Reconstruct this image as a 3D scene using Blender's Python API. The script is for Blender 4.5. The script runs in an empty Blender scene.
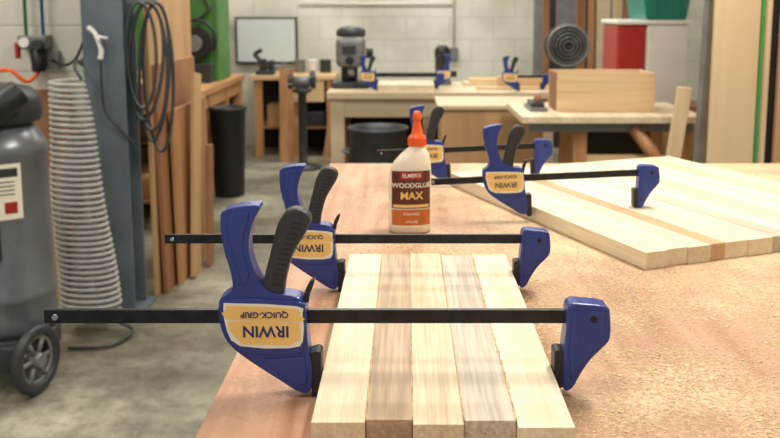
import bpy, bmesh, math, random
from mathutils import Vector, Matrix
random.seed(7)
S=bpy.context.scene
COL=S.collection
# ------------------------------------------------------------------ materials
def lin(c):
    return tuple(((v/255)/12.92 if v/255<=0.04045 else ((v/255+0.055)/1.055)**2.4) for v in c)+(1,)
def newmat(n):
    m=bpy.data.materials.new(n); m.use_nodes=True
    nt=m.node_tree; b=nt.nodes['Principled BSDF']; return m,nt,b
def mat(n,c,rough=.5,metal=0,var=.12,scale=12,bump=0.0,bscale=80,coat=0):
    m,nt,b=newmat(n); N=nt.nodes; L=nt.links
    tc=N.new('ShaderNodeTexCoord'); no=N.new('ShaderNodeTexNoise'); no.inputs['Scale'].default_value=scale; no.inputs['Detail'].default_value=5
    L.new(tc.outputs['Object'],no.inputs['Vector'])
    r=N.new('ShaderNodeValToRGB'); cc=lin(c)
    r.color_ramp.elements[0].position=.3; r.color_ramp.elements[1].position=.7
    r.color_ramp.elements[0].color=tuple(v*(1-var) for v in cc[:3])+(1,)
    r.color_ramp.elements[1].color=tuple(min(1,v*(1+var)) for v in cc[:3])+(1,)
    L.new(no.outputs['Fac'],r.inputs['Fac']); L.new(r.outputs['Color'],b.inputs['Base Color'])
    b.inputs['Roughness'].default_value=rough; b.inputs['Metallic'].default_value=metal
    b.inputs['Coat Weight'].default_value=coat
    if bump:
        n2=N.new('ShaderNodeTexNoise'); n2.inputs['Scale'].default_value=bscale; L.new(tc.outputs['Object'],n2.inputs['Vector'])
        bp=N.new('ShaderNodeBump'); bp.inputs['Strength'].default_value=bump; bp.inputs['Distance'].default_value=.002
        L.new(n2.outputs['Fac'],bp.inputs['Height']); L.new(bp.outputs['Normal'],b.inputs['Normal'])
    return m
def wood(n,c1,c2,axis='Y',fine=55,along=2.5,rough=.55,off=0,bump=.15,streak=0.0):
    m,nt,b=newmat(n); N=nt.nodes; L=nt.links
    tc=N.new('ShaderNodeTexCoord'); mp=N.new('ShaderNodeMapping')
    sc=[fine]*3; sc['XYZ'.index(axis)]=along
    mp.inputs['Scale'].default_value=sc; mp.inputs['Location'].default_value=(off,off*1.7,off*.6)
    L.new(tc.outputs['Object'],mp.inputs['Vector'])
    no=N.new('ShaderNodeTexNoise'); no.inputs['Scale'].default_value=1; no.inputs['Detail'].default_value=6; no.inputs['Distortion'].default_value=.6
    L.new(mp.outputs['Vector'],no.inputs['Vector'])
    mp2=N.new('ShaderNodeMapping'); mp2.inputs['Scale'].default_value=[v*.22 for v in sc]; mp2.inputs['Location'].default_value=(off+3,off,off)
    L.new(tc.outputs['Object'],mp2.inputs['Vector'])
    n2=N.new('ShaderNodeTexNoise'); n2.inputs['Scale'].default_value=1; n2.inputs['Detail'].default_value=3; L.new(mp2.outputs['Vector'],n2.inputs['Vector'])
    ad=N.new('ShaderNodeMath'); ad.operation='ADD'; L.new(no.outputs['Fac'],ad.inputs[0]); L.new(n2.outputs['Fac'],ad.inputs[1])
    r=N.new('ShaderNodeValToRGB'); r.color_ramp.elements[0].position=.36; r.color_ramp.elements[1].position=.62
    hm=N.new('ShaderNodeMath'); hm.operation='MULTIPLY'; hm.inputs[1].default_value=.5; L.new(ad.outputs[0],hm.inputs[0])
    r.color_ramp.elements[0].color=lin(c2); r.color_ramp.elements[1].color=lin(c1)
    L.new(hm.outputs[0],r.inputs['Fac']); out=r.outputs['Color']
    if streak:
        mp3=N.new('ShaderNodeMapping'); s3=[260]*3; s3['XYZ'.index(axis)]=9; mp3.inputs['Scale'].default_value=s3; L.new(tc.outputs['Object'],mp3.inputs['Vector'])
        n3=N.new('ShaderNodeTexNoise'); n3.inputs['Scale'].default_value=1; n3.inputs['Detail'].default_value=2; L.new(mp3.outputs['Vector'],n3.inputs['Vector'])
        mr=N.new('ShaderNodeMapRange'); mr.inputs['From Min'].default_value=.35; mr.inputs['From Max'].default_value=.6; mr.inputs['To Min'].default_value=1-streak; mr.inputs['To Max'].default_value=1; L.new(n3.outputs['Fac'],mr.inputs['Value'])
        mx=N.new('ShaderNodeMix'); mx.data_type='RGBA'; mx.blend_type='MULTIPLY'; mx.inputs['Factor'].default_value=1
        L.new(out,mx.inputs['A']); L.new(mr.outputs[0],mx.inputs['B']); out=mx.outputs['Result']
    L.new(out,b.inputs['Base Color'])
    b.inputs['Roughness'].default_value=rough
    bp=N.new('ShaderNodeBump'); bp.inputs['Strength'].default_value=bump; bp.inputs['Distance'].default_value=.001
    L.new(no.outputs['Fac'],bp.inputs['Height']); L.new(bp.outputs['Normal'],b.inputs['Normal'])
    return m
def blockwall(n,c,swap):
    m,nt,b=newmat(n); N=nt.nodes; L=nt.links
    tc=N.new('ShaderNodeTexCoord'); sp=N.new('ShaderNodeSeparateXYZ'); cb=N.new('ShaderNodeCombineXYZ')
    L.new(tc.outputs['Object'],sp.inputs[0]); L.new(sp.outputs['X' if swap=='x' else 'Y'],cb.inputs['X']); L.new(sp.outputs['Z'],cb.inputs['Y'])
    br=N.new('ShaderNodeTexBrick'); br.inputs['Scale'].default_value=1
    br.inputs['Brick Width'].default_value=.41; br.inputs['Row Height'].default_value=.205; br.inputs['Mortar Size'].default_value=.006
    br.inputs['Mortar Smooth'].default_value=.8
    cc=lin(c); br.inputs['Color1'].default_value=cc; br.inputs['Color2'].default_value=tuple(v*.95 for v in cc[:3])+(1,)
    br.inputs['Mortar'].default_value=tuple(v*.74 for v in cc[:3])+(1,)
    L.new(cb.outputs[0],br.inputs['Vector'])
    no=N.new('ShaderNodeTexNoise'); no.inputs['Scale'].default_value=1.6; no.inputs['Detail'].default_value=7; L.new(tc.outputs['Object'],no.inputs['Vector'])
    r=N.new('ShaderNodeValToRGB'); r.color_ramp.elements[0].color=(.66,.66,.61,1); r.color_ramp.elements[0].position=.3; r.color_ramp.elements[1].color=(1,1,1,1); r.color_ramp.elements[1].position=.62
    L.new(no.outputs['Fac'],r.inputs['Fac'])
    mx=N.new('ShaderNodeMix'); mx.data_type='RGBA'; mx.blend_type='MULTIPLY'; mx.inputs['Factor'].default_value=1
    L.new(br.outputs['Color'],mx.inputs['A']); L.new(r.outputs['Color'],mx.inputs['B']); L.new(mx.outputs['Result'],b.inputs['Base Color'])
    bp=N.new('ShaderNodeBump'); bp.inputs['Strength'].default_value=.4; bp.inputs['Distance'].default_value=.005; bp.invert=True
    L.new(br.outputs['Fac'],bp.inputs['Height']); L.new(bp.outputs['Normal'],b.inputs['Normal'])
    b.inputs['Roughness'].default_value=.55
    return m
def concrete():
    m,nt,b=newmat('concrete_floor'); N=nt.nodes; L=nt.links
    tc=N.new('ShaderNodeTexCoord')
    n1=N.new('ShaderNodeTexNoise'); n1.inputs['Scale'].default_value=1.4; n1.inputs['Detail'].default_value=10; n1.inputs['Roughness'].default_value=.66
    n2=N.new('ShaderNodeTexNoise'); n2.inputs['Scale'].default_value=16; n2.inputs['Detail'].default_value=10; n2.inputs['Roughness'].default_value=.78
    for n in (n1,n2): L.new(tc.outputs['Object'],n.inputs['Vector'])
    r=N.new('ShaderNodeValToRGB'); e=r.color_ramp.elements
    e[0].position=.34; e[0].color=lin((98,94,80)); e[1].position=.68; e[1].color=lin((182,178,158))
    k=e.new(.5); k.color=lin((134,130,113))
    L.new(n1.outputs['Fac'],r.inputs['Fac'])
    r2=N.new('ShaderNodeValToRGB'); r2.color_ramp.elements[0].position=.34; r2.color_ramp.elements[0].color=(.55,.54,.5,1); r2.color_ramp.elements[1].position=.56; r2.color_ramp.elements[1].color=(1,1,1,1)
    L.new(n2.outputs['Fac'],r2.inputs['Fac'])
    mx=N.new('ShaderNodeMix'); mx.data_type='RGBA'; mx.blend_type='MULTIPLY'; mx.inputs['Factor'].default_value=1
    L.new(r.outputs['Color'],mx.inputs['A']); L.new(r2.outputs['Color'],mx.inputs['B'])
    # control joints every 3 m plus specks of dust
    sp=N.new('ShaderNodeTexVoronoi'); sp.inputs['Scale'].default_value=26; L.new(tc.outputs['Object'],sp.inputs['Vector'])
    sm=N.new('ShaderNodeMapRange'); sm.inputs['From Min'].default_value=.06; sm.inputs['From Max'].default_value=.12; sm.inputs['To Min'].default_value=.35; sm.inputs['To Max'].default_value=0; L.new(sp.outputs['Distance'],sm.inputs['Value'])
    m3=N.new('ShaderNodeMix'); m3.data_type='RGBA'; L.new(sm.outputs[0],m3.inputs['Factor']); L.new(mx.outputs['Result'],m3.inputs['A']); m3.inputs['B'].default_value=lin((205,196,170))
    L.new(m3.outputs['Result'],b.inputs['Base Color'])
    rr=N.new('ShaderNodeMapRange'); rr.inputs['From Min'].default_value=.35; rr.inputs['From Max'].default_value=.65; rr.inputs['To Min'].default_value=.28; rr.inputs['To Max'].default_value=.6; L.new(n1.outputs['Fac'],rr.inputs['Value']); L.new(rr.outputs[0],b.inputs['Roughness'])
    return m
def tabletop():
    m,nt,b=newmat('plywood_table_dusty'); N=nt.nodes; L=nt.links
    tc=N.new('ShaderNodeTexCoord'); mp=N.new('ShaderNodeMapping'); mp.inputs['Scale'].default_value=(26,2.2,26); L.new(tc.outputs['Object'],mp.inputs['Vector'])
    g=N.new('ShaderNodeTexNoise'); g.inputs['Scale'].default_value=1; g.inputs['Detail'].default_value=7; g.inputs['Distortion'].default_value=.7; L.new(mp.outputs['Vector'],g.inputs['Vector'])
    r=N.new('ShaderNodeValToRGB'); r.color_ramp.elements[0].position=.3; r.color_ramp.elements[1].position=.7
    r.color_ramp.elements[0].color=lin((164,116,88)); r.color_ramp.elements[1].color=lin((208,164,134)); L.new(g.outputs['Fac'],r.inputs['Fac'])
    d1=N.new('ShaderNodeTexNoise'); d1.inputs['Scale'].default_value=4.5; d1.inputs['Detail'].default_value=8; d1.inputs['Roughness'].default_value=.65; L.new(tc.outputs['Object'],d1.inputs['Vector'])
    d2=N.new('ShaderNodeTexNoise'); d2.inputs['Scale'].default_value=170; d2.inputs['Detail'].default_value=4; d2.inputs['Roughness'].default_value=.7; L.new(tc.outputs['Object'],d2.inputs['Vector'])
    sp=N.new('ShaderNodeSeparateXYZ'); L.new(tc.outputs['Object'],sp.inputs[0])
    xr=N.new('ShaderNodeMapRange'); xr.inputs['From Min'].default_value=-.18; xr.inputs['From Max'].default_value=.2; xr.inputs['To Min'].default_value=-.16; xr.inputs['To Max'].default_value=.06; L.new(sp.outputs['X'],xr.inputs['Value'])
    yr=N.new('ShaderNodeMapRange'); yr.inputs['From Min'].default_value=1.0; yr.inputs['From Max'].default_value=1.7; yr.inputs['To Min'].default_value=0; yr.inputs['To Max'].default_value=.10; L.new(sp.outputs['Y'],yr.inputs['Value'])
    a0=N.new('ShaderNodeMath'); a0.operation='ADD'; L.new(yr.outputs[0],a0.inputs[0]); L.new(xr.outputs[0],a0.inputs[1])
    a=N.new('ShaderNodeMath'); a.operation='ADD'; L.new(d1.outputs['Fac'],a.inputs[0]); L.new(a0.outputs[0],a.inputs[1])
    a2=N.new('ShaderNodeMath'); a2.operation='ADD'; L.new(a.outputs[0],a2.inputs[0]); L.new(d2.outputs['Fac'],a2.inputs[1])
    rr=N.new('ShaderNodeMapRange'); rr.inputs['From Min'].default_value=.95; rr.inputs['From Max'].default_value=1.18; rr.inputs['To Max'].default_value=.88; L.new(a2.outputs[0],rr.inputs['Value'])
    mx=N.new('ShaderNodeMix'); mx.data_type='RGBA'; L.new(rr.outputs[0],mx.inputs['Factor']); L.new(r.outputs['Color'],mx.inputs['A']); mx.inputs['B'].default_value=lin((222,194,154))
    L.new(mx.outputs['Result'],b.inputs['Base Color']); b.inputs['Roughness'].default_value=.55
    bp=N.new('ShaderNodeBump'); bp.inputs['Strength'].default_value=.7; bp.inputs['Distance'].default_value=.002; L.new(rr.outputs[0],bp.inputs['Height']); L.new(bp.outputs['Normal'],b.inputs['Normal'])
    return m
M=dict(
 blue=mat('blue_plastic',(37,58,134),.32,var=.08,bump=.1,bscale=400),
 black=mat('black_rubber',(26,27,29),.5,var=.15,bump=.15,bscale=300),
 grip=mat('grip_rubber',(46,48,52),.5,var=.12,bump=.2,bscale=400),
 steel=mat('blackened_steel',(38,38,40),.36,.55,var=.35,scale=70,bump=.15),
 yellow=mat('label_yellow',(244,202,118),.4,var=.03),
 cream=mat('label_cream',(240,235,215),.4,var=.03),
 ink=mat('ink_blue',(30,40,100),.4,var=.02),
 silver=mat('bright_steel',(170,172,175),.3,.9,var=.1),
 plas=mat('cream_plastic',(240,228,205),.35,var=.03),
 orange=mat('orange_plastic',(240,96,28),.35,var=.04),
 maroon=mat('label_maroon',(92,36,26),.4,var=.12,scale=40),
 obrown=mat('label_orange_brown',(196,104,44),.4,var=.12,scale=60),
 red=mat('red_plastic',(165,38,34),.4,var=.06),
 white=mat('white_plastic',(230,230,226),.4,var=.04),
 teal=mat('teal_plastic',(25,125,112),.4,var=.08),
 green=mat('green_paint',(74,128,58),.5,var=.25,scale=6),
 post=mat('bluegrey_paint',(98,110,120),.5,.1,var=.25,scale=5,bump=.2),
 tank=mat('dark_tank_metal',(112,116,120),.3,.3,var=.2,scale=5),
 dgrey=mat('dark_grey_metal',(58,61,64),.45,.3,var=.2),
 mgrey=mat('grey_metal',(124,126,126),.45,.3,var=.18),
 hose=mat('pale_grey_hose',(180,179,176),.35,var=.12,scale=30),
 cable=mat('dark_cable',(60,64,70),.45,var=.1),
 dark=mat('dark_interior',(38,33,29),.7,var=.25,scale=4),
 screen=mat('pale_screen',(205,212,214),.3,var=.04,scale=3),
 glue=mat('dried_glue',(208,178,130),.4,var=.2,scale=60),
 dust=mat('sawdust',(236,208,158),.8,var=.2,scale=90),
 paint=mat('ceiling_paint',(225,222,212),.7,var=.03),
 card=mat('cardboard',(176,138,98),.7,var=.1),
 tyel=mat('tool_yellow',(225,170,40),.4,var=.06),
 copper=mat('blue_tube',(60,120,190),.4,var=.05), gtube=mat('green_tube',(60,150,80),.4,var=.05),
 maple=[wood('maple_a',(242,230,204),(224,203,168),off=1,streak=.14),wood('maple_b',(236,222,192),(214,192,156),off=5,streak=.2),wood('maple_c',(243,232,207),(228,209,176),off=9,streak=.12)],
 walnut=[wood('tan_hardwood',(206,180,150),(172,144,116),off=2,along=4,fine=80,streak=.28),wood('grey_hardwood',(222,210,190),(196,182,162),off=7,along=4,fine=80,streak=.26)],
 brown=wood('tan_strip',(214,178,138),(190,152,114),off=3,streak=.15),
 pineX=wood('pine_x',(226,198,156),(200,164,120),'X',off=4),
 pineY=wood('pine_y',(204,154,106),(168,118,74),'Y',off=4,fine=30,along=1.5),
 pineZ=wood('pine_z',(196,148,102),(158,110,70),'Z',off=6,fine=30,along=1.5),
 plyZ=wood('plywood_z',(226,200,162),(206,177,138),'Z',off=8,fine=10,along=.8),
 plyT=wood('plywood_tan',(206,168,122),(180,140,98),'Z',off=5,fine=12,along=.9),
 plyB=wood('plywood_brown',(168,120,82),(132,90,58),'Z',off=2,fine=14,along=1.2),
 beige=wood('beige_panel',(218,202,172),(198,180,148),'X',off=2,fine=10,along=1.2),
)
# ------------------------------------------------------------------ geometry helpers
class G:
    def __init__(s,name,loc=(0,0,0),rot=0,scale=1,local=False,ry=0):
        e=bpy.data.objects.new(name,None); COL.objects.link(e); e.empty_display_size=.1
        e.location=loc; e.rotation_euler=(0,ry,rot); e.scale=(scale,)*3
        s.e=e; s.inv=Matrix() if local else Matrix.Translation(-Vector(loc))
def mk(g,name,bm,m,bev=0,smooth=False,seg=2):
    bmesh.ops.recalc_face_normals(bm,faces=bm.faces[:])
    me=bpy.data.meshes.new(name); bm.to_mesh(me); bm.free()
    if smooth:
        for p in me.polygons: p.use_smooth=True
    o=bpy.data.objects.new(name,me); COL.objects.link(o)
    for mm in (m if isinstance(m,list) else [m]): me.materials.append(mm)
    if g is not None: o.parent=g.e; o.matrix_parent_inverse=g.inv
    if bev:
        b=o.modifiers.new('bevel','BEVEL'); b.width=bev; b.segments=seg; b.limit_method='ANGLE'; b.angle_limit=math.radians(35)
    return o
def box(g,name,x0,x1,y0,y1,z0,z1,m,bev=.002,tilt=None):
    bm=bmesh.new(); bmesh.ops.create_cube(bm,size=1)
    for v in bm.verts: v.co=Vector(((x0+x1)/2+v.co.x*(x1-x0),(y0+y1)/2+v.co.y*(y1-y0),(z0+z1)/2+v.co.z*(z1-z0)))
    if tilt:
        ax,ang=tilt; piv=Vector(((x0+x1)/2,(y0+y1)/2,z0))
        bmesh.ops.rotate(bm,verts=bm.verts,cent=piv,matrix=Matrix.Rotation(math.radians(ang),3,ax))
    return mk(g,name,bm,m,bev)
def prism(g,name,pts,y0,y1,m,bev=.002,sub=0):
    P=[Vector((p[0],p[1])) for p in pts]
    if sub:
        Q=[];n=len(P)
        for i in range(n):
            a,b,c,d=P[i-1],P[i],P[(i+1)%n],P[(i+2)%n]
            for k in range(sub):
                t=k/sub
                Q.append(.5*((2*b)+(c-a)*t+(2*a-5*b+4*c-d)*t*t+(3*b-a-3*c+d)*t**3))
        P=Q
    bm=bmesh.new(); A=[bm.verts.new((p.x,y0,p.y)) for p in P]; B=[bm.verts.new((p.x,y1,p.y)) for p in P]
    bm.faces.new(A); bm.faces.new(B[::-1]); n=len(P)
    for i in range(n): bm.faces.new((A[i],A[(i+1)%n],B[(i+1)%n],B[i]))
    return mk(g,name,bm,m,bev)
def cyl(g,name,a,b,r,m,r2=None,n=24,bev=0):
    a=Vector(a);b=Vector(b);r2=r if r2 is None else r2; d=(b-a)
    q=d.to_track_quat('Z','Y'); bm=bmesh.new()
    A=[];B=[]
    for i in range(n):
        t=2*math.pi*i/n; u=Vector((math.cos(t),math.sin(t),0))
        A.append(bm.verts.new(a+q@(u*r))); B.append(bm.verts.new(b+q@(u*r2)))
    bm.faces.new(A);bm.faces.new(B[::-1])
    for i in range(n):
        f=bm.faces.new((A[i],A[(i+1)%n],B[(i+1)%n],B[i])); f.smooth=True
    return mk(g,name,bm,m,bev)
def tube(g,name,pts,r,m,n=8,closed=False):
    P=[Vector(p) for p in pts]; bm=bmesh.new(); rings=[]; N=len(P); up=None
    for i,p in enumerate(P):
        if closed: t=(P[(i+1)%N]-P[i-1])
        else: t=(P[min(i+1,N-1)]-P[max(i-1,0)])
        t.normalize()
        if up is None:
            up=Vector((0,0,1)) if abs(t.z)<.9 else Vector((1,0,0))
        u=(up-t*up.dot(t)).normalized(); up=u; w=t.cross(u)
        rr=r(i/(N-1)) if callable(r) else r
        rings.append([bm.verts.new(p+(u*math.cos(2*math.pi*k/n)+w*math.sin(2*math.pi*k/n))*rr) for k in range(n)])
    for i in range(N if closed else N-1):
        A=rings[i];B=rings[(i+1)%N]
        for k in range(n): bm.faces.new((A[k],A[(k+1)%n],B[(k+1)%n],B[k]))
    if not closed: bm.faces.new(rings[0]); bm.faces.new(rings[-1])
    return mk(g,name,bm,m,0,True)
def smoothpath(P,s=8):
    P=[Vector(p) for p in P]; Q=[]
    for i in range(len(P)-1):
        a,b,c,d=P[max(i-1,0)],P[i],P[i+1],P[min(i+2,len(P)-1)]
        for k in range(s):
            t=k/s; Q.append(.5*((2*b)+(c-a)*t+(2*a-5*b+4*c-d)*t*t+(3*b-a-3*c+d)*t**3))
    Q.append(P[-1]); return Q
def lathe(g,name,cx,cy,prof,m,n=40,bev=0):
    bm=bmesh.new(); R=[]
    for r,z in prof:
        R.append([bm.verts.new((cx+r*math.cos(2*math.pi*k/n),cy+r*math.sin(2*math.pi*k/n),z)) for k in range(n)])
    for i in range(len(R)-1):
        for k in range(n):
            f=bm.faces.new((R[i][k],R[i][(k+1)%n],R[i+1][(k+1)%n],R[i+1][k])); f.smooth=True
    bm.faces.new(R[0]); bm.faces.new(R[-1])
    return mk(g,name,bm,m,bev)
def text(g,name,s,size,mtx,m,ext=.0004,warp=None):
    c=bpy.data.curves.new(name,'FONT'); c.body=s; c.size=size; c.align_x='CENTER'; c.align_y='CENTER'; c.extrude=ext; c.offset=size*.02
    t=bpy.data.objects.new(name+'_t',c); COL.objects.link(t); bpy.context.view_layer.update()
    me=bpy.data.meshes.new_from_object(t.evaluated_get(bpy.context.evaluated_depsgraph_get()))
    bpy.data.objects.remove(t)
    me.transform(mtx)
    if warp:
        for v in me.vertices: v.co=warp(v.co)
    me.materials.clear(); me.materials.append(m)
    o=bpy.data.objects.new(name,me); COL.objects.link(o)
    if g: o.parent=g.e; o.matrix_parent_inverse=g.inv
    return o
# ------------------------------------------------------------------ room shell
wf=blockwall('white_block_x',(226,225,214),'x'); ws=blockwall('white_block_y',(226,225,214),'y')
box(None,'floor',-4.2,4.2,-2.2,8.5,-.1,0,concrete(),0)
box(None,'wall_back',-4.2,4.2,8.25,8.45,0,3.2,wf,0)
box(None,'wall_partition',-4.2,-1.35,3.9,4.08,0,3.2,wf,0)
box(None,'wall_left',-4.2,-4.0,-2.2,3.9,0,3.2,ws,0)
box(None,'wall_left_rear',-2.35,-2.15,4.08,8.25,0,3.2,ws,0)
box(None,'wall_right',2.9,3.1,-2.2,8.25,0,3.2,ws,0)
box(None,'ceiling',-4.2,4.2,-2.2,8.5,3.2,3.3,M['paint'],0)
# steel column
g=G('steel_column',(-1.25,3.7,0))
box(g,'flange_front',-1.335,-1.165,3.60,3.612,0.012,3.2,M['post'])
box(g,'flange_rear',-1.335,-1.165,3.76,3.772,0.012,3.2,M['post'])
box(g,'web',-1.256,-1.244,3.612,3.76,0.012,3.2,M['post'])
box(g,'base_plate',-1.37,-1.13,3.56,3.81,0,.012,M['post'])
# ------------------------------------------------------------------ main table
g=G('plywood_worktable',(.7,1.3,0))
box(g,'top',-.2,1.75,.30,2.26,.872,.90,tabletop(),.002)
for i,(x,y) in enumerate([(-.1,.4),(1.6,.4),(-.1,2.15),(1.6,2.15)]): box(g,'leg_%d'%i,x-.04,x+.04,y-.04,y+.04,0,.80,M['pineZ'])
for i,y in enumerate((.4,2.15)): box(g,'apron_x%d'%i,-.14,1.64,y-.02,y+.02,.78,.872,M['pineX'])
for i,x in enumerate((-.12,1.62)): box(g,'apron_y%d'%i,x-.02,x+.02,.42,2.13,.78,.872,M['pineY'])
# ------------------------------------------------------------------ glued board
g=G('glued_board_panel',(.033,1.0,.9))
xs=[-.087,-.037,.006,.053,.101,.153]
mm=[M['maple'][0],M['walnut'][0],M['maple'][1],M['walnut'][1],M['maple'][2]]
fy=[.748,.752,.744,.750,.738]; by=[1.30,1.296,1.304,1.292,1.298]
for i in range(5): box(g,'strip_%d'%i,xs[i]+.0003,xs[i+1]-.0003,fy[i],by[i],.9005,.928+[.0,.0006,0,.0008,.0][i],mm[i],.0008)
for j,x in enumerate(xs[1:-1]):
    n_=110
    pts=[(x+random.uniform(-.0005,.0005),.752+i*.0049,.9284+random.uniform(-.0005,.0004)) for i in range(n_)]
    rs=[random.uniform(.0004,.0010 if j!=3 else .0022) for _ in range(n_)]
    tube(g,'glue_line_%d'%j,pts,lambda t,rs=rs:rs[min(n_-1,int(t*(n_-1)))],M['glue'],6)
# ------------------------------------------------------------------ clamps
def clamp(name,loc,rot,scale,barl,span,ry=0):
    g=G(name,loc,rot,scale,local=True,ry=ry)
    OB=321
    def T(pts,ox,oz=318,dx=0): return [((x-ox)/981+dx,(oz-y)/(960 if y<oz else 930)) for x,y in pts]
    body=[(232,206),(246,203.5),(259,203),(262,206),(257,215),(252,229),(250,246),(253,262),(259,277),(268,288),(280,292),(294,294),(302,298),(306,308),(307,335),(309,352),(312,368),(311,386),(305,392),(294,389),(280,380),(258,366),(238,352),(226,340),(220,326),(218,310),(220,297),(228,291),(233,284),(231,268),(226,250),(223,232),(223,214),(225,209)]
    prism(g,'body',T(body,OB),-.0125,.0125,M['blue'],.0028,3)
    prism(g,'body_boss',T([(224,297),(300,299),(304,308),(304,345),(290,352),(240,349),(226,334),(222,316)],OB),-.0150,.0150,M['blue'],.0015,2)
    prism(g,'jaw_rib',T([(262,357),(304,354),(307,372),(305,384),(298,384),(280,374)],OB),-.0138,.0138,M['blue'],.0012)
    prism(g,'handle_rib',T([(232,213),(252,209),(246,230),(245,250),(250,270),(244,284),(239,268),(233,248),(229,228)],OB),-.0138,.0138,M['blue'],.0012,2)
    trig=[(288,209),(299,207),(308,211),(312,218),(309,227),(301,240),(294,252),(289,266),(285,282),(281,297),(262,293),(264,277),(269,259),(274,240),(279,222)]
    prism(g,'trigger',T(trig,OB),-.010,.010,M['grip'],.003,2)
    for k in range(13):
        t=k/12; x=303-t*22-(1-t)*t*8; y=220+t*62
        prism(g,'grip_ridge_%d'%k,T([(x-9,y-.6),(x+1.5,y+.6),(x+1,y+2.4),(x-9.5,y+1.2)],OB),-.0106,.0106,M['black'],.0004)
    prism(g,'release_lever',T([(302,300),(305,290),(310,281),(315,279),(313,286),(309,296),(308,304)],OB),-.005,.005,M['black'],.001)
    prism(g,'moving_pad',T([(314,352),(322,350),(326,352),(326,394),(322,397),(315,396),(316,372)],326),-.011,.011,M['black'],.0015)
    for s,yy in ((-1,-.0151),(1,.0151)):
        a,b=(yy,yy-.0006) if s<0 else (yy,yy+.0006)
        prism(g,'label_border',T([(224,303),(233,300),(297,303),(303,311),(303,338),(290,345),(240,343),(227,328)],OB),a,b,M['cream'],0,2)
        a+=s*.0006; b+=s*.0004
        prism(g,'label',T([(227,305),(234,302.5),(295,305.5),(300.5,312),(300.5,319),(227,316)],OB),a,b,M['yellow'],0,2)
        prism(g,'label_lower',T([(227.6,318),(300.5,320),(300.5,336),(289,342),(241,340.5),(229.5,327)],OB),a,b,M['yellow'],0,0)
        yb=b+s*.0002
        if s<0: R=Matrix(((-1,0,0),(0,0,-1),(0,-1,0)))
        else: R=Matrix(((1,0,0),(0,0,-1),(0,1,0)))
        def tm(px,py,R=R,yb=yb): 
            return Matrix.Translation(((px-OB)/981,yb,(318-py)/945))@R.to_4x4()
        text(g,'label_logo','IRWIN',.0165,tm(266,328),M['ink'],.0003)
        text(g,'label_text','QUICK-GRIP',.0088,tm(265,311.5),M['ink'],.0003)
    L=-barl; E=span+46/981
    box(g,'bar',L,E,-.0035,.0035,-.0072,.0072,M['steel'],.0008)
    cyl(g,'bar_stop_pin',(L+.012,-.006,0),(L+.012,.006,0),.003,M['silver'],n=12)
    OJ=551
    jaw=[(564,304),(580,302),(602,305),(606,312),(607,336),(600,346),(588,358),(578,373),(571,386),(564,390),(560,383),(560,352),(562,330)]
    prism(g,'fixed_jaw',T(jaw,OJ,318,span),-.0125,.0125,M['blue'],.0025,3)
    prism(g,'fixed_jaw_boss',T([(568,308),(600,309),(602,333),(590,348),(578,362),(567,378),(566,350)],OJ,318,span),-.0140,.0140,M['blue'],.0012)
    prism(g,'fixed_pad',T([(547,351),(551,349),(560,351),(558,370),(559,386),(551,389),(547,387)],547,318,span),-.011,.011,M['black'],.0015)
    cyl(g,'jaw_pin',(span+.039,-.0148,.001),(span+.039,.0148,.001),.0035,M['steel'],n=16)
    return g
clamp('bar_clamp',(-.0875,.87,.985),0,1,.288,.241)
clamp('bar_clamp',(-.0875,1.21,.9765),0,.9,.285,.2678)
clamp('bar_clamp',(.236,1.62,.986),math.radians(1),.87,.225,.222,math.radians(-2.4))
clamp('bar_clamp',(.099,1.95,.986),math.radians(1),.87,.19,.21,math.radians(-2.6))
# ------------------------------------------------------------------ second panel
def strips(name,loc,rot,ws,L,mats,off=0):
    g=G(name,loc,math.radians(rot),1,local=True); x=0
    for i,w in enumerate(ws):
        o=random.uniform(-.003,.003)
        box(g,'strip_%d'%i,x+.0002,x+w-.0002,off+o,off+L+o,.0005,.0278+.0004*(i%2),mats[i],.0006); x+=w
    return g
mp=M['maple']; w_=M['walnut'][1]
strips('glued_hardwood_panel',(.371,1.31,.9),22,[.042,.040,.044,.030,.048,.05,.046,.05,.055,.05,.055,.055,.055],.72,[mp[2],mp[0],mp[1],M['brown'],mp[0],mp[2],w_,mp[0],mp[1],mp[2],mp[0],mp[1],mp[2]])
# ------------------------------------------------------------------ glue bottle
g=G('wood_glue_bottle',(.007,1.55,.9),math.radians(6),1,local=True)
secs=[(0,0,.034,.021),(.003,0,.038,.026),(.02,0,.0390,.027),(.05,0,.0390,.027),(.09,0,.0385,.0265),(.112,.001,.0375,.026),(.128,.004,.0335,.024),(.142,.009,.026,.020),(.151,.012,.018,.016),(.156,.013,.0135,.0135),(.160,.013,.0135,.0135)]
bm=bmesh.new(); R=[]; n=48
def se(t,a,b,p=2.5):
    c,s=math.cos(t),math.sin(t); return a*math.copysign(abs(c)**(2/p),c), b*math.copysign(abs(s)**(2/p),s)
for z,cx,a,b in secs:
    R.append([bm.verts.new((cx+se(2*math.pi*k/n,a,b)[0],se(2*math.pi*k/n,a,b)[1],z+.0005)) for k in range(n)])
for i in range(len(R)-1):
    for k in range(n): bm.faces.new((R[i][k],R[i][(k+1)%n],R[i+1][(k+1)%n],R[i+1][k]))
bm.faces.new(R[0]); bm.faces.new(R[-1]); mk(g,'bottle',bm,M['plas'],0,True)
def fy_(x,e): return -.0272*(max(0,1-(abs(x)/.0392)**2.5))**(1/2.5)-e
def patch(name,x0,x1,z0,z1,m,e):
    bm=bmesh.new(); V=[]
    for i in range(25):
        x=x0+(x1-x0)*i/24; V.append((bm.verts.new((x,fy_(x,e),z0)),bm.verts.new((x,fy_(x,e),z1))))
    for i in range(24): bm.faces.new((V[i][0],V[i+1][0],V[i+1][1],V[i][1]))
    mk(g,name,bm,m,0,True)
patch('label_base',-.0345,.0345,.013,.118,M['cream'],.0005)
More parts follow.
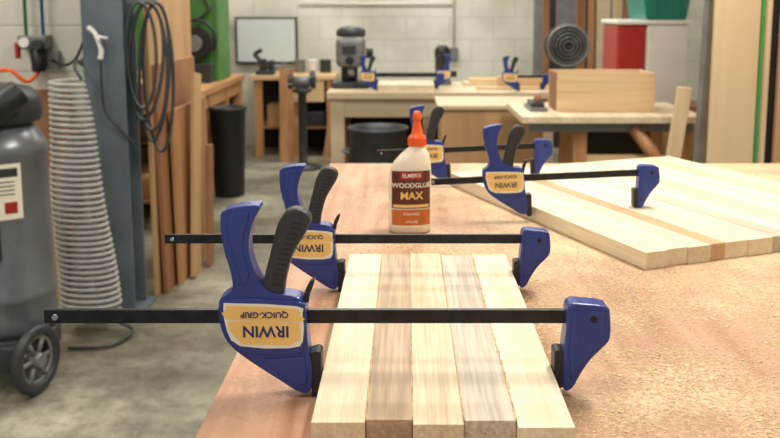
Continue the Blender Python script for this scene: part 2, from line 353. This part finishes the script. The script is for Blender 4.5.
patch('label_dark',-.0345,.0345,.048,.116,M['maroon'],.0009)
patch('label_wood',-.0345,.0345,.017,.046,M['obrown'],.0009)
patch('label_badge',-.021,.021,.101,.1145,M['red'],.0012)
patch('label_yellow_band',-.032,.032,.050,.055,M['yellow'],.0012)
RT=Matrix(((1,0,0),(0,0,-1),(0,1,0))).to_4x4()
def wp(e): return lambda c:Vector((c.x,fy_(c.x,e),c.z))
def bt(s,size,z,m): text(g,'label_text',s,size,Matrix.Translation((0,0,z))@RT,m,0,wp(.0017))
bt("ELMER'S",.0095,.1078,M['cream']); bt('WOODGLUE',.0118,.090,M['cream']); bt('MAX',.019,.071,M['yellow']); bt('STAINABLE',.006,.038,M['cream']); bt('16 FL OZ',.006,.024,M['cream'])
lathe(g,'cap_collar',.013,0,[(.0155,.158),(.0165,.160),(.0165,.172),(.0150,.175),(.0105,.180),(.0085,.190),(.0062,.203),(.0062,.205)],M['orange'],32)
for k in range(16):
    a=2*math.pi*k/16; box(g,'cap_rib_%d'%k,.013+.0164*math.cos(a)-.0008,.013+.0164*math.cos(a)+.0008,.0164*math.sin(a)-.0008,.0164*math.sin(a)+.0008,.160,.172,M['orange'],0)
lathe(g,'cap_tip',.013,0,[(.0075,.2045),(.0082,.206),(.0078,.214),(.0050,.220),(.0040,.2205)],M['orange'],24)
# ------------------------------------------------------------------ sawdust
bm=bmesh.new()
def flake(x,y,z,k=1):
    s=random.uniform(.0006,.0022)*k; a=random.uniform(0,6.28)
    c=Vector((x,y,z)); v=[c+Vector((math.cos(a+t)*s*random.uniform(.5,1.1),math.sin(a+t)*s*random.uniform(.5,1.1),random.uniform(0,.0007))) for t in (0,1.6,3.1,4.7)]
    top=bm.verts.new(c+Vector((0,0,s*.6))); V=[bm.verts.new(p) for p in v]
    for i in range(4): bm.faces.new((V[i],V[(i+1)%4],top))
def ok(x,y):
    if -.1<x<.165 and .7<y<1.32: return False
    if -.22>x or x>1.7 or y<.35 or y>2.2: return False
    u=(x-.371)*.927+(y-1.31)*.375; v=-(x-.371)*.375+(y-1.31)*.927
    if u>-.01 and v>-.012: return False
    return True
cl=[(random.gauss(.4,.18),random.uniform(.6,1.35),random.uniform(.01,.06)) for _ in range(60)]
for _ in range(15000):
    if random.random()<.6:
        c_=random.choice(cl); x=random.gauss(c_[0],c_[2]); y=random.gauss(c_[1],c_[2])
    else: x=random.gauss(.42,.22); y=random.uniform(.5,1.5)
    if x<.16 or not ok(x,y): continue
    flake(x,y,.9002,.95)
for _ in range(350): flake(random.uniform(-.19,-.105),random.uniform(.6,2.0),.9002,.6)
for _ in range(1100): flake(random.uniform(-.05,.2),random.uniform(1.33,1.48),.9002,.8)
mk(None,'sawdust',bm,M['dust'])
# ------------------------------------------------------------------ tank (left)
g=G('dust_collector_tank',(-1.43,3.0,0))
cx,cy=-1.43,3.0
lathe(g,'tank',cx,cy,[(.10,.16),(.145,.17),(.163,.20),(.166,.24),(.166,.30),(.170,.305),(.170,.325),(.166,.33),(.165,.80),(.169,.805),(.169,.83),(.160,.85),(.13,.90),(.10,.915)],M['tank'])
lathe(g,'motor_housing',cx,cy,[(.10,.905),(.150,.92),(.156,.94),(.156,.985),(.148,1.01),(.120,1.035),(.05,1.05)],M['dgrey'])
tube(g,'exhaust_elbow',smoothpath([(cx-.06,cy-.10,.93),(cx+.02,cy-.165,.94),(cx+.09,cy-.17,.98),(cx+.145,cy-.12,1.03)]),.045,M['black'],16)
lathe(g,'base_skirt',cx,cy,[(.172,.10),(.176,.11),(.176,.165),(.168,.175)],M['dgrey'])
def arc(nm,a0,a1,r,z0,z1,m):
    bm=bmesh.new(); V=[]
    for i in range(17):
        a=math.radians(a0+(a1-a0)*i/16); V.append((bm.verts.new((cx+r*math.cos(a),cy+r*math.sin(a),z0)),bm.verts.new((cx+r*math.cos(a),cy+r*math.sin(a),z1))))
    for i in range(16): bm.faces.new((V[i][0],V[i+1][0],V[i+1][1],V[i][1]))
    mk(g,nm,bm,m,0,True)
arc('label',-112,-40,.1675,.60,.79,M['cream']); arc('label_stripe',-108,-44,.1682,.745,.775,M['dgrey']); arc('label_yellow',-105,-70,.1682,.62,.67,M['yellow']); arc('label_red',-60,-46,.1682,.62,.66,M['red'])
for k in range(4): arc('label_line',-104,-48,.1682,.684+k*.014,.689+k*.014,M['mgrey'])
box(g,'latch',cx+.02,cx+.07,cy-.185,cy-.155,.46,.58,M['dgrey'],.004); box(g,'latch_hook',cx+.03,cx+.06,cy-.195,cy-.18,.48,.56,M['mgrey'],.003)
def wheel(nm,c,ax,R,w):
    c=Vector(c); ax=Vector(ax).normalized()
    q=ax.to_track_quat('Z','Y')
    tube(g,nm+'_tyre',[c+q@Vector((math.cos(t)*R*.84,math.sin(t)*R*.84,0)) for t in [2*math.pi*i/36 for i in range(36)]],R*.16,M['dgrey'],12,True)
    tube(g,nm+'_rim',[c+q@Vector((math.cos(t)*R*.66,math.sin(t)*R*.66,0)) for t in [2*math.pi*i/36 for i in range(36)]],R*.06,M['mgrey'],8,True)
    cyl(g,nm+'_hub',c-ax*w*.5,c+ax*w*.5,R*.2,M['mgrey'])
    for k in range(6):
        t=2*math.pi*k/6; cyl(g,nm+'_spoke%d'%k,c+q@Vector((math.cos(t)*R*.15,math.sin(t)*R*.15,0)),c+q@Vector((math.cos(t)*R*.66,math.sin(t)*R*.66,0)),R*.07,M['mgrey'],n=8)
ax=Vector((.97,-.22,0))
wheel('wheel_front',(-1.26,2.83,.12),ax,.12,.05)
wheel('wheel_rear',(-1.60,2.91,.12),ax,.12,.05)
cyl(g,'axle',Vector((-1.26,2.83,.12))-ax*.02,Vector((-1.60,2.91,.12)),.012,M['mgrey'])
box(g,'caster_bracket',-1.40,-1.30,2.80,2.90,.08,.17,M['dgrey'],.006)
for a in (100,190,10):
    t=math.radians(a); cyl(g,'leg_%d'%a,(cx+.14*math.cos(t),cy+.14*math.sin(t),0),(cx+.14*math.cos(t),cy+.14*math.sin(t),.12),.018,M['black'])
# ------------------------------------------------------------------ air line + coil hose
g=G('coiled_air_hose',(-1.30,3.42,.6))
pts=[]; T_=40; NS=22
for i in range(T_*NS+1):
    t=i/(T_*NS); a=2*math.pi*T_*t; r=.062+.056*t**.7
    pts.append((-1.33+.05*t+r*math.cos(a),3.40+r*.8*math.sin(a)+.012*math.sin(9*t),1.03-.93*t**1.02))
tube(g,'coil',pts,.0074,M['hose'],7)
tube(g,'hose_lead',smoothpath([(-1.268,3.40,1.03),(-1.30,3.42,1.07),(-1.33,3.5,1.09),(-1.36,3.62,1.09),(-1.40,3.74,1.075),(-1.42,3.885,1.07)]),.007,M['cable'])
cyl(g,'wall_fitting',(-1.42,3.84,1.07),(-1.42,3.9,1.07),.02,M['dgrey'])
tube(g,'hose_tail',smoothpath([(-1.162,3.40,.10),(-1.17,3.38,.06),(-1.10,3.36,.02),(-1.15,3.22,.012),(-1.3,3.20,.012)]),.007,M['dgrey'])
g=G('air_regulator',(-1.62,3.85,1.2))
tube(g,'pipe_green',[(-1.675,3.86,1.17),(-1.675,3.86,3.2)],.008,M['gtube']); tube(g,'pipe_blue',[(-1.60,3.86,1.17),(-1.60,3.86,3.2)],.008,M['copper'])
box(g,'manifold',-1.70,-1.575,3.82,3.9,1.13,1.19,M['mgrey'],.006)
cyl(g,'valve_body',(-1.60,3.82,1.15),(-1.60,3.78,1.15),.022,M['dgrey']); lathe(g,'filter_bowl',-1.62,3.84,[(.025,1.03),(.03,1.04),(.032,1.13)],M['black'],24)
box(g,'bracket',-1.60,-1.54,3.86,3.9,1.04,1.12,M['mgrey'],.003)
box(g,'red_valve',-1.70,-1.685,3.79,3.82,1.09,1.16,M['red'],.003)
cyl(g,'gauge',(-1.66,3.81,1.16),(-1.66,3.79,1.16),.022,M['white'])
tube(g,'orange_line',smoothpath([(-1.62,3.84,1.03),(-1.66,3.8,.99),(-1.72,3.78,1.04),(-1.80,3.8,1.03),(-1.86,3.86,1.0)]),.009,M['orange'])
tube(g,'black_line',smoothpath([(-1.57,3.86,1.08),(-1.5,3.84,1.06),(-1.45,3.85,1.10),(-1.42,3.88,1.2)]),.006,M['black'])
g=G('air_blow_gun',(-1.26,3.58,1.15))
tube(g,'body',smoothpath([(-1.30,3.585,1.23),(-1.27,3.58,1.20),(-1.25,3.58,1.14),(-1.255,3.58,1.10)]),.011,M['white']); tube(g,'nozzle',[(-1.275,3.58,1.195),(-1.22,3.575,1.185)],.006,M['white'])
tube(g,'lever',[(-1.29,3.575,1.22),(-1.235,3.572,1.15)],.004,M['silver']); tube(g,'air_line',smoothpath([(-1.255,3.58,1.10),(-1.25,3.58,.9),(-1.20,3.585,.82),(-1.14,3.6,.75)]),.005,M['dgrey'])
g=G('hanging_cable_coil',(-1.10,3.68,1.1))
for k in range(5):
    w=.062+.016*random.random(); h=.22+.024*k; cz=1.33-h; cxx=-1.075+.012*(k-2)
    tube(g,'loop_%d'%k,[(cxx+w*math.sin(t)+.02*math.cos(t)*(k%2),3.62+.018*k+.01*math.sin(2*t),cz+h*math.cos(t)) for t in [2*math.pi*i/40 for i in range(40)]],.007,M['cable'],8,True)
box(g,'hook',-1.165,-1.04,3.66,3.69,1.325,1.345,M['mgrey'],.003)
# sheet goods
g=G('leaning_plywood_sheets',(-1.2,4.2,0))
box(g,'sheet_tall',-1.155,-1.135,3.85,4.62,0,2.1,M['plyT'],.002)
box(g,'sheet_mid',-1.12,-1.10,3.88,4.60,0,1.06,M['plyB'],.002,('Y',-1))
box(g,'sheet_low',-1.085,-1.07,4.0,4.68,0,.84,M['pineZ'],.002,('Y',-1))
box(g,'plank',-1.05,-1.03,4.10,4.24,0,1.0,M['plyT'],.002,('X',-8))
box(g,'plank_b',-1.02,-1.0,4.30,4.40,0,.62,M['plyB'],.002,('X',-6))
g=G('wall_plywood_offcut',(-1.6,3.8,0))
box(g,'sheet',-1.70,-1.50,3.82,3.835,0,.95,M['plyB'],.002,('X',-3)); box(g,'sheet_b',-1.64,-1.53,3.79,3.803,0,.60,M['plyT'],.002,('X',-3))
# ------------------------------------------------------------------ left bench
g=G('side_workbench',(-1.7,6.3,0))
box(g,'top',-2.12,-1.40,5.0,7.55,.70,.75,M['pineY'],.004)
for i,y in enumerate((5.05,5.65,6.25,6.85,7.45)):
    box(g,'post_%d'%i,-1.48,-1.41,y-.04,y+.04,0,.70,M['pineZ']); box(g,'rear_post_%d'%i,-2.1,-2.03,y-.04,y+.04,0,.70,M['pineZ'])
box(g,'rail',-1.46,-1.42,5.05,7.45,.60,.695,M['pineY']); box(g,'lower_shelf',-2.1,-1.48,5.05,7.45,.16,.18,M['plyB'])
box(g,'mid_shelf',-2.1,-1.5,5.7,6.8,.42,.44,M['plyB']); box(g,'back_panel',-2.13,-2.11,5.0,7.5,0,.70,M['dark'])  # dark back panel carries the bench interior's shade in its colour
box(g,'end_panel',-2.1,-1.42,7.47,7.5,0,.70,M['plyB'])
for i in range(8):
    y=5.15+i*.28; box(g,'stored_board_%d'%i,-2.0,-1.5,y,y+.18,.181,.22+.14*random.random(),random.choice([M['plyB'],M['pineY'],M['plyT']]),.002)
for i,(y,m_) in enumerate([(5.8,'card'),(6.05,'dark'),(6.4,'card'),(6.6,'mgrey')]): box(g,'stored_box_%d'%i,-1.9,-1.55,y,y+.17,.441,.56,M[m_],.004)
g=G('black_bin',(-1.33,6.2,0)); 
lathe(g,'tub',-1.25,6.05,[(.10,0),(.105,.01),(.125,.60),(.135,.61),(.135,.63),(.12,.63),(.115,.58),(.09,.05)],M['black'],24)
g=G('lumber_offcuts',(-1.7,5.8,.75))
for i in range(6):
    y=5.08+i*.24; w=random.uniform(.08,.2); box(g,'offcut_%d'%i,-2.0,-1.48-random.random()*.2,y,y+w,.7505,.78+.11*random.random(),random.choice([M['pineY'],M['plyB'],M['plyT'],M['plyZ']]),.002)
g=G('green_machine_cabinet',(-1.85,7.0,.75))
box(g,'cabinet',-2.1,-1.45,6.75,7.2,.7505,1.7,M['green'],.01); box(g,'door',-2.05,-1.50,6.735,6.75,.85,1.6,M['green'],.006); 
cyl(g,'motor',(-1.60,6.74,1.05),(-1.60,6.62,1.05),.12,M['black']); cyl(g,'pulley',(-1.60,6.62,1.05),(-1.60,6.58,1.05),.06,M['mgrey'])
tube(g,'belt_guard',[(-1.60+.155*math.cos(t),6.64,1.07+.155*math.sin(t)) for t in [math.pi*1.7*i/24-.5 for i in range(25)]],.012,M['black'])
box(g,'drive_base',-1.72,-1.48,6.58,6.73,.7505,.90,M['dgrey'],.01)
cyl(g,'gauge',(-1.8,6.734,1.25),(-1.8,6.72,1.25),.05,M['white']); tube(g,'hose',smoothpath([(-1.55,6.73,1.4),(-1.5,6.68,1.3),(-1.62,6.66,1.22),(-1.75,6.66,1.3),(-1.78,6.66,1.0)]),.014,M['black'])
g=G('tool_box',(-1.62,7.36,.75))
box(g,'case',-1.75,-1.50,7.28,7.45,.7505,.86,M['red'],.008); cyl(g,'handle',(-1.70,7.365,.885),(-1.55,7.365,.885),.008,M['black']); box(g,'handle_post_l',-1.71,-1.69,7.355,7.375,.855,.89,M['black'],0); box(g,'handle_post_r',-1.56,-1.54,7.355,7.375,.855,.89,M['black'],0)
# back counter
g=G('back_counter',(-1.0,7.8,0))
box(g,'top',-1.38,-.62,7.62,8.2,.69,.73,M['pineX'],.004)
for i,x in enumerate((-1.34,-1.0,-.70)): box(g,'leg_%d'%i,x,x+.07,7.64,7.70,0,.69,M['pineZ'])
box(g,'side',-.66,-.63,7.64,8.18,0,.69,M['plyB']); box(g,'shelf',-1.34,-.66,7.7,8.18,.25,.27,M['plyB']); box(g,'back',-1.36,-.64,8.19,8.2,0,.69,M['dark']); box(g,'drawer',-1.0,-.72,7.61,7.64,.50,.68,M['pineX'])  # dark back: shade of the counter opening put into its colour
box(g,'stored_crate',-1.24,-1.04,7.72,8.0,.271,.46,M['card'],.004); box(g,'stored_tool_case',-.92,-.72,7.72,8.0,.271,.40,M['dgrey'],.01)
g=G('bench_vise',(-1.25,7.75,.73)); box(g,'base',-1.33,-1.17,7.68,7.82,.7305,.77,M['dgrey'],.01); box(g,'jaw_fixed',-1.30,-1.24,7.7,7.8,.77,.87,M['dgrey'],.01); box(g,'jaw_moving',-1.22,-1.17,7.7,7.8,.77,.86,M['dgrey'],.01); cyl(g,'screw',(-1.25,7.75,.80),(-1.08,7.75,.80),.015,M['mgrey']); cyl(g,'handle',(-1.09,7.75,.735),(-1.09,7.75,.87),.007,M['mgrey'])
tube(g,'horn',smoothpath([(-1.30,7.75,.86),(-1.34,7.75,.91),(-1.28,7.75,.95)]),.02,M['dgrey'])
g=G('paint_cans',(-.9,8.0,.73))
for i,(x,m_) in enumerate([(-.98,'mgrey'),(-.86,'white'),(-.74,'dgrey')]): lathe(g,'can_%d'%i,x,8.02,[(.05,.7305),(.052,.735),(.052,.84),(.054,.845),(.05,.85)],M[m_],20)
g=G('leaning_panel',(-1.05,7.5,0)); box(g,'board',-1.09,-.97,7.40,7.42,0,.80,M['pineZ'],.002,('X',-6)); box(g,'board_b',-.72,-.68,7.36,7.40,0,.62,M['pineZ'],.002,('Y',9)); box(g,'board_c',-.64,-.60,7.42,7.44,0,.66,M['plyZ'],.002,('Y',6))
g=G('bench_grinder_on_stand',(-.85,7.1,0))
lathe(g,'stand_base',-.85,7.1,[(.15,0),(.15,.02),(.05,.04),(.035,.06),(.035,.62),(.08,.64),(.08,.66)],M['dgrey'],24)
cyl(g,'motor',(-.92,7.1,.72),(-.78,7.1,.72),.045,M['mgrey']); cyl(g,'wheel_l',(-.96,7.1,.72),(-.93,7.1,.72),.06,M['dgrey']); cyl(g,'wheel_r',(-.77,7.1,.72),(-.74,7.1,.72),.06,M['dgrey'])
box(g,'mount',-.90,-.80,7.05,7.15,.655,.68,M['dgrey'],.004); box(g,'rest_l',-.97,-.92,7.0,7.04,.70,.71,M['mgrey']); box(g,'shield_r',-.78,-.73,7.01,7.02,.76,.82,M['silver'])
g=G('wall_monitor',(-1.3,8.2,1.0)); box(g,'frame',-1.60,-1.02,8.20,8.249,.80,1.235,M['dgrey'],.006); box(g,'screen',-1.58,-1.04,8.194,8.20,.82,1.215,M['screen'],.001)
g=G('wall_socket_box',(-1.68,8.2,1.1)); box(g,'box',-1.72,-1.66,8.20,8.249,1.08,1.16,M['black'],.005); cyl(g,'knob',(-1.69,8.2,1.12),(-1.69,8.17,1.12),.02,M['black'])
g=G('wall_conduit',(.2,8.2,1.2)); tube(g,'pipe',[(.45,8.225,.9),(.45,8.225,3.2)],.010,M['white']); box(g,'outlet',.41,.49,8.2,8.249,.84,.95,M['mgrey'],.004); tube(g,'pipe_horizontal',[(-1.0,8.23,1.36),(.45,8.23,1.36)],.008,M['white'])
# ------------------------------------------------------------------ rear benches
g=G('rear_workbench',(.1,5.3,0))
box(g,'top',-.46,.90,5.0,5.75,.79,.83,M['beige'],.004); box(g,'side_l',-.44,-.36,5.03,5.70,0,.79,M['beige']); box(g,'side_r',.78,.86,5.03,5.7,0,.79,M['beige'])
box(g,'back',-.40,.84,5.68,5.71,0,.79,M['dark']); box(g,'apron',-.40,.84,5.04,5.06,.68,.79,M['beige']); box(g,'shelf',-.36,.78,5.08,5.68,.2,.22,M['plyB']); box(g,'divider',.10,.16,5.05,5.68,.22,.68,M['beige'])  # dark back colour stands in for the shade in the open bays
g=G('galvanized_trash_can',(-.15,4.6,0))
lathe(g,'can',-.15,4.62,[(.125,0),(.13,.01),(.135,.15),(.142,.16),(.138,.17),(.145,.40),(.152,.41),(.147,.42),(.155,.66),(.165,.665),(.165,.68),(.15,.68),(.145,.6),(.12,.05)],M['dgrey'],36)
for s in (-1,1): tube(g,'handle_%d'%s,smoothpath([(-.15+s*.152,4.57,.55),(-.15+s*.19,4.59,.55),(-.15+s*.19,4.65,.55),(-.15+s*.152,4.67,.55)]),.007,M['mgrey'])
g=G('plywood_crate',(.44,4.55,0))
box(g,'front',.18,.70,4.40,4.415,0.02,.80,M['plyT'],.002); box(g,'left',.18,.195,4.415,4.85,.02,.80,M['plyT']); box(g,'right',.685,.70,4.415,4.85,.02,.80,M['plyT']); box(g,'rear',.195,.685,4.835,4.85,.02,.80,M['plyT']); box(g,'lid',.16,.72,4.38,4.87,.80,.82,M['beige'])
for i,x in enumerate((.2,.62)): box(g,'skid_%d'%i,x,x+.06,4.42,4.84,0,.02,M['pineY'],0)
g=G('planing_machine',(-.32,5.35,.83))
box(g,'base',-.45,-.22,5.22,5.48,.8305,.87,M['dgrey'],.01); box(g,'column',-.40,-.30,5.36,5.46,.87,1.00,M['dgrey'],.01)
box(g,'head',-.42,-.25,5.2,5.46,.96,1.14,M['mgrey'],.03); lathe(g,'motor_cap',-.335,5.33,[(.085,1.14),(.09,1.15),(.088,1.18),(.06,1.20),(.02,1.205)],M['dgrey'],28)
cyl(g,'spindle',(-.335,5.29,.96),(-.335,5.29,.89),.02,M['silver']); cyl(g,'feed_knob',(-.24,5.3,1.04),(-.20,5.3,1.04),.03,M['black']); box(g,'plate',-.38,-.30,5.194,5.2,1.04,1.09,M['dgrey'],.002)
cyl(g,'dial',(-.335,5.2,1.0),(-.335,5.18,1.0),.025,M['black'])
g=G('rear_glue_up_board',(0,5.15,.83))
for i in range(3): box(g,'strip_%d'%i,-.165+0*i,.165,5.02+i*.10,5.118+i*.10,.8305,.872,mp[i],.001)
clamp('bar_clamp',(-.168,5.1,.918),0,1,.06,.336)
clamp('bar_clamp',(.168,5.25,.918),math.pi,1,.06,.336)
g=G('trim_router',(.23,5.52,.83)); lathe(g,'motor',.23,5.52,[(.045,.87),(.045,1.0),(.05,1.01),(.05,1.05),(.03,1.08)],M['black'],24); lathe(g,'base',.23,5.52,[(.06,.8305),(.06,.845),(.05,.87)],M['mgrey'],24); cyl(g,'knob',(.28,5.5,.9),(.32,5.5,.9),.02,M['black'])
g=G('loose_boards',(.6,5.3,.83)); box(g,'board_a',.36,.88,5.45,5.6,.8305,.85,mp[1]); box(g,'board_b',.56,.86,5.25,5.36,.8305,.90,M['pineX']); box(g,'board_c',.42,.86,5.16,5.22,.8305,.846,M['pineX']); box(g,'board_d',.40,.80,5.46,5.58,.85,.872,M['pineX'])
clamp('bar_clamp',(.66,5.04,.918),0,1,.04,.12)
g=G('pine_work_table',(.95,4.05,0))
box(g,'top',.50,1.30,3.72,4.32,.815,.845,mp[1],.003); box(g,'apron',.54,1.26,3.78,3.80,.77,.815,M['mgrey'],.002)
for i,(x,y) in enumerate([(1.2,3.80),(1.2,4.22),(.76,4.22)]): box(g,'leg_%d'%i,x,x+.06,y,y+.06,0,.815,M['pineZ'])
box(g,'leg_3',.74,.80,3.80,3.86,0,.815,M['pineZ']); box(g,'rail',.80,1.2,3.82,3.85,.60,.66,M['pineX'])
tube(g,'brace',[(1.00,3.78,.79),(1.22,3.78,.50)],.030,M['pineZ'],4)
box(g,'stretcher',.8,1.2,3.80,3.84,.25,.33,M['pineX']); box(g,'shelf',.76,1.24,3.86,4.22,.30,.32,M['plyB']); box(g,'back_panel',.76,1.24,4.25,4.27,.32,.80,M['dark'])  # dark back panel paints in the shade beneath the table
g=G('pine_box',(.92,4.05,.845))
box(g,'front',.68,1.12,3.90,3.915,.8455,1.02,M['pineX']); box(g,'rear',.68,1.12,4.13,4.145,.8455,1.02,M['pineX']); box(g,'left',.68,.695,3.915,4.13,.8455,1.02,M['plyB']); box(g,'right',1.105,1.12,3.915,4.13,.8455,1.02,M['pineX']); box(g,'bottom',.695,1.105,3.915,4.13,.8455,.86,M['pineX'])  # left side takes a darker wood colour than the other sides
g=G('hand_plane',(.58,3.95,.845)); box(g,'sole',.56,.64,3.90,4.12,.8455,.862,M['mgrey'],.002); box(g,'body',.57,.63,3.93,4.08,.862,.885,M['dgrey'],.004); lathe(g,'knob',.60,3.95,[(.012,.885),(.018,.90),(.014,.915),(.006,.92)],M['plyB'],16)
g=G('storage_cabinet',(1.3,4.7,0)); box(g,'carcass',1.02,1.62,4.52,4.95,0,.80,M['plyB'],.003); box(g,'door_l',1.04,1.31,4.505,4.52,.03,.77,M['plyT']); box(g,'door_r',1.33,1.60,4.505,4.52,.03,.77,M['plyT']); cyl(g,'pull',(1.29,4.505,.5),(1.29,4.49,.5),.01,M['mgrey'])
g=G('red_and_white_cooler',(1.28,4.7,.8))
box(g,'body',1.25,1.47,4.54,4.90,.8005,1.225,M['white'],.015); box(g,'red_side',1.10,1.25,4.55,4.89,.8005,1.225,M['red'],.012); box(g,'lid',1.09,1.48,4.53,4.91,1.225,1.25,M['white'],.008)
g=G('teal_storage_bin',(1.35,4.7,1.25))
prism(g,'tub',[(1.24,1.2505),(1.45,1.2505),(1.48,1.45),(1.21,1.45)],4.53,4.89,M['teal'],.008); box(g,'lid',1.20,1.49,4.51,4.91,1.45,1.48,M['teal'],.006)
for i in range(5): box(g,'rib_%d'%i,1.255+i*.042,1.263+i*.042,4.522,4.53,1.27,1.43,M['teal'],.001)
# fan
g=G('drum_fan',(1.0,5.9,0))
fc=Vector((1.09,5.9,1.06))
for R_ in (.135,.11,.085,.06,.035): tube(g,'guard_ring',[fc+Vector((math.cos(t)*R_,-.06+.03*(R_/.135),math.sin(t)*R_)) for t in [2*math.pi*i/36 for i in range(36)]],.004 if R_<.13 else .012,M['mgrey'],6,True)
for k in range(12):
    t=2*math.pi*k/12; tube(g,'guard_wire',[fc+Vector((0,-.06,0)),fc+Vector((math.cos(t)*.135,-.03,math.sin(t)*.135))],.003,M['dgrey'],5)
for k in range(4):
    t=math.pi/2*k+.4; d=Vector((math.cos(t),0,math.sin(t))); p=Vector((-math.sin(t),0,math.cos(t)))
    bm=bmesh.new(); vs=[bm.verts.new(fc+d*.02+p*.01+Vector((0,.01,0))),bm.verts.new(fc+d*.115+p*.05+Vector((0,.02,0))),bm.verts.new(fc+d*.12-p*.02+Vector((0,-.01,0))),bm.verts.new(fc+d*.02-p*.01+Vector((0,-.01,0)))]
    bm.faces.new(vs); mk(g,'blade_%d'%k,bm,M['dgrey'])
cyl(g,'drum',fc+Vector((0,.02,0)),fc+Vector((0,.12,0)),.14,M['dark'],n=36); cyl(g,'motor',fc,fc+Vector((0,.18,0)),.05,M['black'])
cyl(g,'pole',(1.09,5.98,.03),(1.09,5.98,.95),.018,M['dgrey']); lathe(g,'foot',1.09,5.98,[(.2,0),(.2,.02),(.03,.04)],M['dgrey'],28)
# door in the back wall
g=G('door_1',(1.5,8.2,0)); box(g,'frame_l',1.20,1.28,8.17,8.249,0,2.1,M['mgrey']); box(g,'frame_r',1.86,1.94,8.17,8.249,0,2.1,M['mgrey']); box(g,'frame_top',1.28,1.86,8.17,8.249,2.02,2.1,M['mgrey']); box(g,'leaf',1.28,1.86,8.20,8.249,0,2.02,M['dark']); box(g,'glass',1.40,1.60,8.192,8.20,.9,1.9,M['mgrey']); cyl(g,'handle',(1.8,8.2,1.0),(1.8,8.13,1.0),.02,M['silver'])
g=G('stacked_lumber_rack',(1.35,6.8,0))
for i,(x,w,h,m_) in enumerate([(1.06,.05,2.2,M['plyB']),(1.32,.07,2.2,M['plyB']),(1.41,.05,1.9,M['pineZ']),(1.48,.10,2.3,M['beige']),(1.60,.06,2.0,M['plyZ']),(1.68,.12,2.3,M['plyB']),(1.82,.09,2.1,M['plyZ']),(1.93,.12,2.2,M['beige'])]):
    box(g,'board_%d'%i,x,x+w,6.7,6.72+.02*(i%2),0,h,m_,.002,('X',-4))
# right plywood stack
g=G('stacked_plywood_sheets',(1.4,3.0,0))
box(g,'sheet_a',1.05,1.205,2.98,3.0,0,2.44,M['plyZ']); box(g,'sheet_edge_green',1.207,1.215,2.97,3.0,0,2.44,M['gtube'],.001); box(g,'sheet_c',1.217,1.232,2.95,3.0,0,2.44,M['plyZ'])
box(g,'gap_shade',1.22,1.36,3.03,3.05,0,2.44,M['dark']); box(g,'sheet_b',1.268,2.2,2.96,2.98,0,2.44,M['plyT'])  # dark backing behind the open gap; its shade is put into the colour
g=G('metal_strut',(1.1,3.2,0)); box(g,'channel',1.035,1.07,3.10,3.13,0,2.4,M['silver'],.002,('Y',1.5)); box(g,'flange',1.03,1.035,3.09,3.14,0,2.4,M['mgrey'],.001,('Y',1.5))
g=G('leaning_board',(1.1,3.3,0)); box(g,'board',.90,.95,3.25,3.28,0,1.02,M['plyZ'],.002,('Y',7))
# ------------------------------------------------------------------ lights
def area(n,loc,sx,sy,p,c=(1,.945,.86),rot=(0,0,0)):
    l=bpy.data.lights.new(n,'AREA'); l.shape='RECTANGLE'; l.size=sx; l.size_y=sy; l.energy=p; l.color=c
    o=bpy.data.objects.new(n,l); COL.objects.link(o); o.location=loc; o.rotation_euler=rot
area('ceiling_light_main',(.9,1.9,3.1),.3,1.2,72)
area('ceiling_light_front',(-.9,.2,3.1),1.0,.6,24)
area('ceiling_light_mid',(-.3,4.6,3.1),1.8,.4,58)
area('ceiling_light_rear',(0,7.0,3.1),3.2,.4,78,(1,.97,.91))
area('ceiling_light_left',(-2.4,2.6,3.1),.4,1.6,46)
w=bpy.data.worlds.new('world'); S.world=w; w.use_nodes=True
w.node_tree.nodes['Background'].inputs[0].default_value=(1,.97,.93,1); w.node_tree.nodes['Background'].inputs[1].default_value=.66
# ------------------------------------------------------------------ camera
c=bpy.data.cameras.new('camera'); c.sensor_width=36; c.lens=870*36/780; c.shift_x=-16/780; c.shift_y=-(219-132.3)/780
c.clip_start=.02
c.dof.use_dof=True; c.dof.focus_distance=.98; c.dof.aperture_fstop=9
co=bpy.data.objects.new('camera',c); COL.objects.link(co); co.location=(0,0,1.30); co.rotation_euler=(math.radians(82),0,0)
S.camera=co
S.view_settings.view_transform='Standard'
